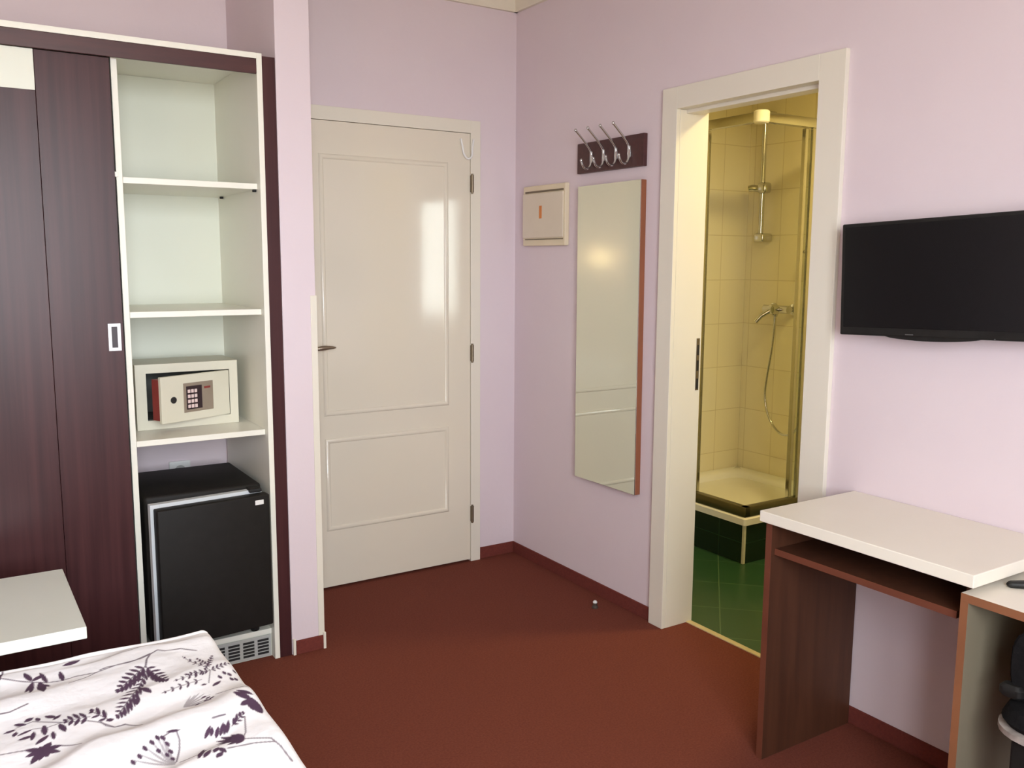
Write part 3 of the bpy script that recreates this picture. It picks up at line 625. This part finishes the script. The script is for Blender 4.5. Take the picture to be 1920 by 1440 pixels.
# duvet: a rolled-over sheet with soft folds; the print is a fabric colour attribute
MOTIF = "0,-2064,-1485,-2050,-1481,39;0,-2050,-1481,-2024,-1482,39;0,-2024,-1482,-2002,-1483,39;0,-2002,-1483,-1975,-1477,39;0,-1975,-1477,-1952,-1462,39;0,-1952,-1462,-1935,-1449,39;0,-1935,-1449,-1919,-1461,39;0,-1919,-1461,-1885,-1463,39;0,-1885,-1463,-1854,-1484,39;0,-1954,-1464,-1966,-1489,39;0,-1966,-1489,-1976,-1528,39;0,-1975,-1522,-2049,-1606,24;1,-1981,-1530,-1990,-1571,95;1,-1981,-1530,-1996,-1514,95;1,-1992,-1542,-2002,-1589,95;1,-1992,-1542,-2009,-1524,95;1,-2003,-1554,-2013,-1602,95;1,-2003,-1554,-2020,-1536,95;1,-2014,-1566,-2023,-1611,95;1,-2014,-1566,-2030,-1549,95;1,-2024,-1578,-2032,-1615,95;1,-2024,-1578,-2038,-1564,95;1,-2035,-1590,-2040,-1616,95;1,-2035,-1590,-2044,-1580,95;1,-2045,-1601,-2048,-1614,95;1,-2045,-1601,-2050,-1596,95;0,-1975,-1522,-1949,-1628,24;1,-1972,-1533,-1955,-1534,95;1,-1972,-1533,-1978,-1577,95;1,-1968,-1551,-1948,-1553,95;1,-1968,-1551,-1974,-1601,95;1,-1963,-1569,-1943,-1571,95;1,-1963,-1569,-1970,-1619,95;1,-1959,-1587,-1942,-1588,95;1,-1959,-1587,-1965,-1630,95;1,-1955,-1604,-1942,-1605,95;1,-1955,-1604,-1959,-1635,95;1,-1950,-1622,-1944,-1622,95;1,-1950,-1622,-1953,-1636,95;0,-1979,-1544,-2009,-1625,24;1,-1983,-1557,-1984,-1589,74;1,-1983,-1557,-1996,-1561,74;1,-1991,-1577,-1992,-1612,74;1,-1991,-1577,-2005,-1582,74;1,-1999,-1598,-1999,-1625,74;1,-1999,-1598,-2010,-1601,74;1,-2006,-1617,-2006,-1630,74;1,-2006,-1617,-2011,-1619,74;0,-1999,-1608,-2068,-1726,24;1,-2005,-1618,-2010,-1663,74;1,-2005,-1618,-2023,-1611,74;1,-2014,-1633,-2020,-1685,74;1,-2014,-1633,-2034,-1626,74;1,-2023,-1648,-2029,-1702,74;1,-2023,-1648,-2044,-1640,74;1,-2032,-1663,-2037,-1715,74;1,-2032,-1663,-2052,-1655,74;1,-2040,-1678,-2045,-1724,74;1,-2040,-1678,-2059,-1671,74;1,-2048,-1692,-2052,-1730,74;1,-2048,-1692,-2064,-1686,74;1,-2057,-1706,-2059,-1733,74;1,-2057,-1706,-2067,-1702,74;1,-2065,-1720,-2066,-1734,74;1,-2065,-1720,-2070,-1718,74;1,-2003,-1629,-1990,-1665,136;1,-2016,-1665,-2024,-1697,99;0,-1856,-1621,-1912,-1622,18;1,-1863,-1621,-1870,-1634,47;1,-1863,-1621,-1866,-1608,47;1,-1874,-1621,-1882,-1636,47;1,-1874,-1621,-1878,-1607,47;1,-1885,-1621,-1893,-1635,47;1,-1885,-1621,-1889,-1608,47;1,-1896,-1622,-1902,-1632,47;1,-1896,-1622,-1899,-1612,47;1,-1907,-1622,-1910,-1627,47;1,-1907,-1622,-1909,-1617,47;0,-1862,-1623,-1938,-1641,18;1,-1871,-1625,-1878,-1639,47;1,-1871,-1625,-1875,-1614,47;1,-1887,-1629,-1894,-1645,47;1,-1887,-1629,-1891,-1616,47;1,-1902,-1633,-1909,-1647,47;1,-1902,-1633,-1906,-1620,47;1,-1917,-1636,-1922,-1647,47;1,-1917,-1636,-1920,-1627,47;1,-1932,-1639,-1934,-1645,47;1,-1932,-1639,-1934,-1635,47;0,-1884,-1657,-1970,-1677,18;1,-1894,-1660,-1901,-1673,47;1,-1894,-1660,-1898,-1649,47;1,-1912,-1664,-1919,-1679,47;1,-1912,-1664,-1916,-1651,47;1,-1929,-1668,-1935,-1682,47;1,-1929,-1668,-1933,-1656,47;1,-1946,-1672,-1951,-1682,47;1,-1946,-1672,-1949,-1663,47;1,-1963,-1676,-1965,-1681,47;1,-1963,-1676,-1965,-1672,47;0,-1856,-1621,-1890,-1504,18;1,-1860,-1607,-1868,-1608,47;1,-1860,-1607,-1858,-1589,47;1,-1867,-1584,-1875,-1586,47;1,-1867,-1584,-1864,-1563,47;1,-1873,-1561,-1882,-1563,47;1,-1873,-1561,-1871,-1541,47;1,-1880,-1538,-1886,-1539,47;1,-1880,-1538,-1878,-1522,47;1,-1887,-1514,-1890,-1514,47;1,-1887,-1514,-1886,-1507,47;0,-1856,-1602,-1828,-1529,18;1,-1853,-1594,-1853,-1576,47;1,-1853,-1594,-1845,-1589,47;1,-1848,-1579,-1847,-1559,47;1,-1848,-1579,-1839,-1574,47;1,-1842,-1565,-1842,-1546,47;1,-1842,-1565,-1833,-1560,47;1,-1836,-1550,-1836,-1536,47;1,-1836,-1550,-1830,-1546,47;1,-1831,-1535,-1831,-1528,47;1,-1831,-1535,-1828,-1533,47;0,-1853,-1604,-1864,-1527,18;1,-1855,-1595,-1862,-1592,47;1,-1855,-1595,-1850,-1577,47;1,-1857,-1580,-1865,-1577,47;1,-1857,-1580,-1852,-1559,47;1,-1859,-1564,-1866,-1562,47;1,-1859,-1564,-1854,-1545,47;1,-1861,-1549,-1867,-1547,47;1,-1861,-1549,-1858,-1534,47;1,-1863,-1533,-1866,-1532,47;1,-1863,-1533,-1862,-1526,47;0,-1856,-1621,-1805,-1596,18;1,-1850,-1618,-1844,-1602,47;1,-1850,-1618,-1846,-1628,47;1,-1840,-1613,-1833,-1595,47;1,-1840,-1613,-1835,-1624,47;1,-1830,-1608,-1823,-1591,47;1,-1830,-1608,-1825,-1619,47;1,-1820,-1603,-1814,-1591,47;1,-1820,-1603,-1816,-1611,47;1,-1809,-1598,-1807,-1592,47;1,-1809,-1598,-1808,-1602,47;0,-1856,-1621,-1873,-1676,18;1,-1868,-1693,-1848,-1677,95;1,-1889,-1680,-1878,-1679,74;1,-1846,-1651,-1843,-1668,74;1,-1832,-1636,-1830,-1652,74;1,-1824,-1647,-1821,-1664,74;1,-1808,-1632,-1805,-1649,74;1,-1817,-1675,-1815,-1692,74;1,-1825,-1670,-1823,-1687,74;2,-1944,-1755,-1920,-1714,52;2,-1944,-1755,-1911,-1714,52;2,-1944,-1755,-1901,-1710,52;2,-1944,-1755,-1892,-1718,52;2,-1944,-1755,-1884,-1731,52;2,-1944,-1755,-1878,-1751,52;2,-1944,-1755,-1886,-1765,52;2,-1944,-1755,-1898,-1768,52;2,-1944,-1755,-1911,-1770,52;1,-1903,-1738,-1893,-1731,74;1,-1896,-1748,-1887,-1740,74;1,-1891,-1757,-1881,-1749,74;1,-1898,-1765,-1889,-1758,74;1,-1903,-1759,-1894,-1752,74;1,-1923,-1768,-1913,-1761,74;0,-1873,-1739,-1830,-1754,33;0,-1830,-1754,-1809,-1758,33;1,-1824,-1822,-1847,-1778,186;1,-1815,-1801,-1840,-1772,136;1,-1823,-1823,-1849,-1838,161;1,-1822,-1818,-1818,-1880,211;1,-1825,-1821,-1830,-1859,161;0,-1910,-1859,-1887,-1858,52;0,-1883,-1895,-1849,-1863,24;1,-1878,-1890,-1873,-1872,63;1,-1878,-1890,-1870,-1896,63;1,-1870,-1882,-1864,-1862,63;1,-1870,-1882,-1861,-1889,63;1,-1861,-1874,-1857,-1858,63;1,-1861,-1874,-1854,-1879,63;1,-1853,-1866,-1851,-1858,63;1,-1853,-1866,-1850,-1868,63;0,-1852,-1876,-1868,-1937,24;0,-1868,-1937,-1881,-1961,24;1,-1879,-1962,-1926,-1952,126;1,-1879,-1962,-1925,-1940,126;1,-1879,-1962,-1921,-1927,126;1,-1879,-1962,-1911,-1917,126;1,-1879,-1962,-1903,-1924,126;1,-1879,-1962,-1893,-1924,126;1,-1879,-1962,-1883,-1932,126;1,-1879,-1962,-1897,-1977,126;1,-1879,-1962,-1912,-1972,126;1,-1938,-1907,-1920,-1877,84;1,-1926,-1905,-1918,-1882,84;1,-1919,-1914,-1907,-1885,84;1,-1910,-1911,-1895,-1878,84;1,-1902,-1911,-1894,-1883,84;1,-1897,-1910,-1884,-1875,84;1,-1880,-1892,-1866,-1872,84;0,-1881,-1963,-1834,-1987,33;0,-1834,-1987,-1825,-2018,33;0,-1825,-2018,-1820,-2068,33;0,-1915,-1985,-1867,-1989,33;0,-1867,-1989,-1830,-2001,33;1,-1970,-1994,-1950,-1946,112;1,-1961,-1996,-1943,-1970,112;1,-1941,-1987,-1929,-1970,112;1,-1922,-1995,-1930,-1973,112;1,-1940,-2005,-1927,-1992,112;1,-1958,-1960,-1946,-1959,112;2,-2008,-1974,-2074,-1925,52;1,-2071,-1939,-2074,-1925,87;2,-2008,-1974,-2060,-1913,52;1,-2058,-1927,-2060,-1913,87;2,-2008,-1974,-2048,-1895,52;1,-2045,-1910,-2048,-1895,87;2,-2008,-1974,-2033,-1883,52;1,-2030,-1898,-2033,-1883,87;2,-2008,-1974,-2021,-1873,52;1,-2018,-1888,-2021,-1873,87;2,-2008,-1974,-2012,-1876,52;1,-2009,-1891,-2012,-1876,87;2,-2008,-1974,-2008,-1894,52;1,-2005,-1909,-2008,-1894,87;2,-2008,-1974,-2007,-1917,52;1,-2004,-1931,-2007,-1917,87;2,-2008,-1974,-2008,-1941,52;1,-2006,-1955,-2008,-1941,87;2,-2008,-1974,-2014,-1925,52;1,-2012,-1939,-2014,-1925,87;2,-2008,-1974,-2026,-1909,52;1,-2024,-1923,-2026,-1909,87;0,-2009,-1880,-1995,-1871,33;0,-1995,-1871,-1977,-1869,33;1,-1999,-1869,-1977,-1869,95;0,-1983,-1874,-1983,-1897,27;0,-1983,-1897,-1989,-1923,27;0,-1989,-1923,-2004,-1965,27;0,-2099,-1731,-2091,-1751,33;0,-2091,-1751,-2077,-1764,33;0,-2077,-1764,-2057,-1762,33;0,-2057,-1762,-2044,-1777,33;0,-2044,-1777,-2031,-1795,33;0,-1998,-1972,-1970,-1973,33;0,-2045,-1427,-1996,-1425,15;0,-1996,-1425,-1912,-1394,15;0,-2263,-1425,-2203,-1463,36;0,-2203,-1463,-2171,-1483,36;0,-2171,-1483,-2142,-1490,36;0,-2142,-1490,-2114,-1485,36;0,-2114,-1485,-2074,-1493,36;0,-2074,-1493,-2027,-1481,36;0,-2027,-1481,-1990,-1480,36;0,-1990,-1480,-1953,-1460,36;0,-2132,-1525,-2096,-1507,30;0,-2096,-1507,-2074,-1493,30;1,-2197,-1467,-2216,-1519,99;1,-2197,-1467,-2208,-1537,87;1,-2184,-1475,-2183,-1548,174;1,-2178,-1490,-2168,-1512,87;1,-2171,-1483,-2180,-1429,99;1,-2200,-1459,-2210,-1419,126;1,-2197,-1461,-2173,-1442,126;1,-2140,-1491,-2142,-1445,105;1,-2130,-1414,-2096,-1402,161;0,-2267,-1603,-2250,-1603,39;0,-2250,-1603,-2216,-1587,39;0,-2031,-1795,-2058,-1760,33;0,-2058,-1760,-2077,-1764,33;0,-2077,-1764,-2100,-1733,33;0,-2100,-1733,-2120,-1717,33;0,-2120,-1717,-2141,-1708,33;0,-2141,-1708,-2165,-1698,33;0,-2165,-1698,-2188,-1679,33;0,-2188,-1679,-2213,-1658,33;0,-2082,-1733,-2111,-1675,24;1,-2088,-1722,-2102,-1728,84;1,-2088,-1722,-2087,-1685,84;1,-2097,-1703,-2112,-1709,84;1,-2097,-1703,-2097,-1666,84;1,-2107,-1683,-2114,-1686,84;1,-2107,-1683,-2107,-1666,84;0,-2114,-1701,-2161,-1695,24;1,-2121,-1701,-2132,-1725,84;1,-2121,-1701,-2130,-1674,84;1,-2133,-1699,-2145,-1726,84;1,-2133,-1699,-2142,-1669,84;1,-2145,-1698,-2154,-1719,84;1,-2145,-1698,-2152,-1674,84;1,-2156,-1696,-2161,-1706,84;1,-2156,-1696,-2160,-1685,84;1,-2087,-1732,-2074,-1731,126;1,-2244,-1652,-2225,-1665,116;1,-2264,-1676,-2244,-1673,93;1,-2242,-1724,-2216,-1723,112;1,-2242,-1703,-2216,-1693,87;1,-2249,-1701,-2244,-1684,95;1,-2215,-1760,-2192,-1738,112;1,-2196,-1692,-2198,-1735,116;1,-2184,-1730,-2185,-1760,87;1,-2169,-1704,-2163,-1741,124;1,-2226,-1650,-2211,-1641,126;1,-2189,-1648,-2172,-1667,126;1,-2177,-1674,-2163,-1659,95;1,-2205,-1647,-2202,-1663,95;1,-2221,-1739,-2215,-1707,95;0,-2216,-1693,-2190,-1704,24;0,-2190,-1704,-2165,-1698,24;0,-2243,-1667,-2213,-1658,24;1,-2207,-1788,-2235,-1770,149;1,-2207,-1788,-2236,-1794,149;1,-2207,-1788,-2230,-1823,149;1,-2207,-1788,-2216,-1818,149;1,-2207,-1788,-2201,-1814,149;1,-2207,-1788,-2180,-1809,149;1,-2207,-1788,-2175,-1787,149;1,-2207,-1788,-2191,-1767,149;1,-2207,-1788,-2211,-1773,149;0,-2279,-1761,-2244,-1769,33;0,-2244,-1769,-2227,-1775,33;0,-2184,-1783,-2143,-1810,33;1,-2258,-1434,-2249,-1372,63"
prims = [tuple(float(v) for v in s.split(',')) for s in MOTIF.split(';')]
TOPZ, ER = 0.500, 0.022
EX0, EX1, EY0, EY1 = -3.25, -1.797, -3.40, -1.358        # outer outline of the duvet
def axis_samples(a, b, dense, fine, coarse):
    """arc-length samples from a to b with drops at both ends"""
    drop = 0.16; s = -drop-ER*PI/2; out = []
    Lm = (b-ER)-(a+ER); end = Lm+drop+ER*PI/2
    while s < end:
        out.append(s); x = a+ER+s; s += fine if dense[0] < x < dense[1] else coarse
    out.append(end); return np.array(out), Lm
def axis_map(s, Lm, a, b):
    x = np.clip(s, 0, Lm)+a+ER; d = np.zeros_like(s); q = ER*PI/2
    for sg, e in ((-1, -s), (1, s-Lm)):
        m1 = (e > 0) & (e <= q); m2 = e > q
        x = np.where(m1, x+sg*ER*np.sin(np.clip(e, 0, q)/ER), x); d = np.where(m1, ER*(1-np.cos(np.clip(e, 0, q)/ER)), d)
        x = np.where(m2, x+sg*ER, x); d = np.where(m2, ER+(e-q), d)
    return x, d
su, LU = axis_samples(EX0, EX1, (-2.34, -1.7), 0.0022, 0.006); sv, LV = axis_samples(EY0, EY1, (-2.25, -1.30), 0.0025, 0.006)
xu, du = axis_map(su, LU, EX0, EX1); yv, dv = axis_map(sv, LV, EY0, EY1)
X, Y = np.meshgrid(xu, yv); DU, DV = np.meshgrid(du, dv); SU, SV = np.meshgrid(su+EX0+ER, sv+EY0+ER)
# round the plan corners
cr_ = 0.035
near_x = np.minimum(X-EX0, EX1-X); near_y = np.minimum(Y-EY0, EY1-Y)
ax_ = np.clip(cr_-near_x, 0, cr_); ay_ = np.clip(cr_-near_y, 0, cr_); rr_ = np.sqrt(ax_**2+ay_**2)
k_ = np.where(rr_ > cr_, cr_/np.maximum(rr_, 1e-6), 1.0)
sxn = np.where(EX1-X < X-EX0, 1, -1); syn = np.where(EY1-Y < Y-EY0, 1, -1)
X = np.where(rr_ > cr_, X-sxn*(ax_-ax_*k_), X); Y = np.where(rr_ > cr_, Y-syn*(ay_-ay_*k_), Y)
Z = TOPZ-np.minimum(DU+DV, 0.205)
flat = np.clip(1-(DU+DV)/0.06, 0, 1)
def fold(px, py, qx, qy, amp, wn, wf, end=0.25):
    """crest from p to q: gentle on the near side, steep on the far side"""
    L_ = math.hypot(qx-px, qy-py); ux, uy = (qx-px)/L_, (qy-py)/L_
    a = (SU-px)*ux+(SV-py)*uy; d = -(SU-px)*uy+(SV-py)*ux
    if uy*0+ux < 0: d = -d
    d = d+0.012*np.sin(a*17)+0.006*np.sin(a*41+1)
    wgt = 1/(1+np.exp(-(a/0.05)))*1/(1+np.exp(-((L_-a)/0.05)))
    return amp*wgt*np.where(d > 0, np.exp(-(d/wf)**2), np.exp(-(d/wn)**2))
H = fold(-2.35, -1.93, -1.80, -1.765, 0.020, 0.085, 0.040)
H += fold(-2.5, -1.62, -2.02, -1.52, 0.008, 0.06, 0.03)+fold(-2.10, -1.66, -1.86, -1.60, 0.006, 0.05, 0.025)
H += fold(-2.3, -2.15, -1.80, -1.93, 0.011, 0.07, 0.04)+fold(-2.05, -2.02, -1.82, -1.90, 0.006, 0.035, 0.02)
H += fold(-2.22, -1.44, -1.80, -1.43, 0.006, 0.03, 0.018)+fold(-2.30, -1.415, -2.15, -1.40, 0.010, 0.03, 0.02)
H += fold(-3.2, -2.4, -2.4, -2.3, 0.015, 0.09, 0.05)+fold(-3.1, -2.9, -2.1, -2.8, 0.015, 0.09, 0.06)+fold(-3.1, -1.8, -2.5, -1.75, 0.012, 0.08, 0.05)
H += 0.0022*np.sin(SU*21+SV*9)+0.002*np.sin(SV*33-SU*12+1.2)
H -= 0.006*np.exp(-((SV-(EY1-0.028))/0.006)**2)*(DU < 0.02)           # stitched seam along the foot end
Z = Z+H*flat+0.004
Z += 0.012*np.clip((SV-1.36+1.36)/1, 0, 0)
# side wrinkles
side = np.clip((DU+DV)/0.08, 0, 1); X = X+side*(DU > 0.03)*0.006*np.sin(SV*38); Y = Y+side*(DV > 0.03)*0.006*np.sin(SU*34)
# print
col = np.zeros_like(X)
def stamp(pr, dx=0.0, dy=0.0):
    for k, x0_, y0_, x1_, y1_, wd in pr:
        x0_, y0_, x1_, y1_ = x0_/1000+dx, y0_/1000+dy, x1_/1000+dx, y1_/1000+dy; wd = wd/10000
        pad = wd+0.004
        i0, i1 = np.searchsorted(gx, [min(x0_, x1_)-pad, max(x0_, x1_)+pad]); j0, j1 = np.searchsorted(gy, [min(y0_, y1_)-pad, max(y0_, y1_)+pad])
        if i1 <= i0 or j1 <= j0: continue
        xx = SU[j0:j1, i0:i1]; yy = SV[j0:j1, i0:i1]
        L2 = (x1_-x0_)**2+(y1_-y0_)**2+1e-12; tt = np.clip(((xx-x0_)*(x1_-x0_)+(yy-y0_)*(y1_-y0_))/L2, 0, 1)
        d = np.hypot(xx-x0_-tt*(x1_-x0_), yy-y0_-tt*(y1_-y0_))
        hw = wd/2 if k == 0 else wd/2*np.sin(PI*(0.08+0.90*tt))**0.8
        v = np.clip((hw-d)/0.0016+0.6, 0, 1)*(0.85 if k == 0 else (1.0 if k == 1 else 0.55))
        col[j0:j1, i0:i1] = np.maximum(col[j0:j1, i0:i1], v)
gx = su+EX0+ER; gy = sv+EY0+ER
stamp(prims)
for dx, dy in ((-0.50, -0.08), (-0.98, 0.02), (0.0, -0.80), (-0.5, -0.88), (-0.98, -0.78), (-0.05, -1.55), (-0.55, -1.60), (-1.0, -1.5)): stamp(prims, dx, dy)
ny, nx = X.shape; ox, oy = (EX0+EX1)/2, (EY0+EY1)/2
V = np.stack([X-ox, Y-oy, Z-TOPZ+0.2], -1).reshape(-1, 3)
idx = np.arange(nx*ny).reshape(ny, nx); Fq = np.stack([idx[:-1, :-1], idx[:-1, 1:], idx[1:, 1:], idx[1:, :-1]], -1).reshape(-1, 4)
me = bpy.data.meshes.new('duvet'); me.vertices.add(len(V)); me.vertices.foreach_set('co', V.ravel().astype(np.float32))
me.loops.add(Fq.size); me.loops.foreach_set('vertex_index', Fq.ravel().astype(np.int32))
me.polygons.add(len(Fq)); me.polygons.foreach_set('loop_start', np.arange(0, Fq.size, 4, dtype=np.int32)); me.polygons.foreach_set('loop_total', np.full(len(Fq), 4, dtype=np.int32))
me.update(calc_edges=True); me.validate(); me.shade_smooth()
at = me.attributes.new('print', 'FLOAT', 'POINT'); at.data.foreach_set('value', col.ravel().astype(np.float32))
g = bpy.data.materials.new('printed_cotton'); g.use_nodes = True; nt = g.node_tree; b = nt.nodes['Principled BSDF']; b.inputs['Roughness'].default_value = 0.85; b.inputs['Specular IOR Level'].default_value = 0.2
a_ = nt.nodes.new('ShaderNodeAttribute'); a_.attribute_name = 'print'
mx = nt.nodes.new('ShaderNodeMix'); mx.data_type = 'RGBA'; mx.inputs['A'].default_value = L((246, 246, 250)); mx.inputs['B'].default_value = L((84, 62, 84))
nt.links.new(a_.outputs['Fac'], mx.inputs['Factor']); nt.links.new(mx.outputs['Result'], b.inputs['Base Color'])
tc = nt.nodes.new('ShaderNodeTexCoord'); n_ = nt.nodes.new('ShaderNodeTexNoise'); n_.inputs['Scale'].default_value = 14; n_.inputs['Detail'].default_value = 4
nt.links.new(tc.outputs['Object'], n_.inputs['Vector']); bp = nt.nodes.new('ShaderNodeBump'); bp.inputs['Strength'].default_value = 0.35; bp.inputs['Distance'].default_value = 0.02
nt.links.new(n_.outputs['Fac'], bp.inputs['Height']); nt.links.new(bp.outputs[0], b.inputs['Normal'])
me.materials.append(g)
o = bpy.data.objects.new('duvet', me); COL.objects.link(o); o.location = (ox, oy, TOPZ-0.2)
tag(o, 'white duvet printed with purple leaves and seed heads, spread over the bed', 'duvet')

# ---------------------------------------------------------------- wall lamp by the window (seen only as a glow in the mirror)
LX, LY = -3.72, RY0
t = thing('wall_lamp', (LX, LY, 1.4), 'warm glowing wall lamp beside the window', 'lamp')
obj('lamp_base', BX((LX-0.05, LY+0.001, 1.37), (LX+0.05, LY+0.03, 1.47), 0.004), 'satin_metal', t)
obj('lamp_shade', lathe_bm(bmesh.new(), [(0.05, -0.08), (0.09, -0.05), (0.10, 0.0), (0.09, 0.05), (0.05, 0.08)], (LX, LY+0.15, 1.46)), 'sconce_warm', t, smooth=True)
obj('lamp_arm', tube_bm(bmesh.new(), [(LX, LY+0.03, 1.40), (LX, LY+0.10, 1.40)], 0.012, 10), 'satin_metal', t, smooth=True)
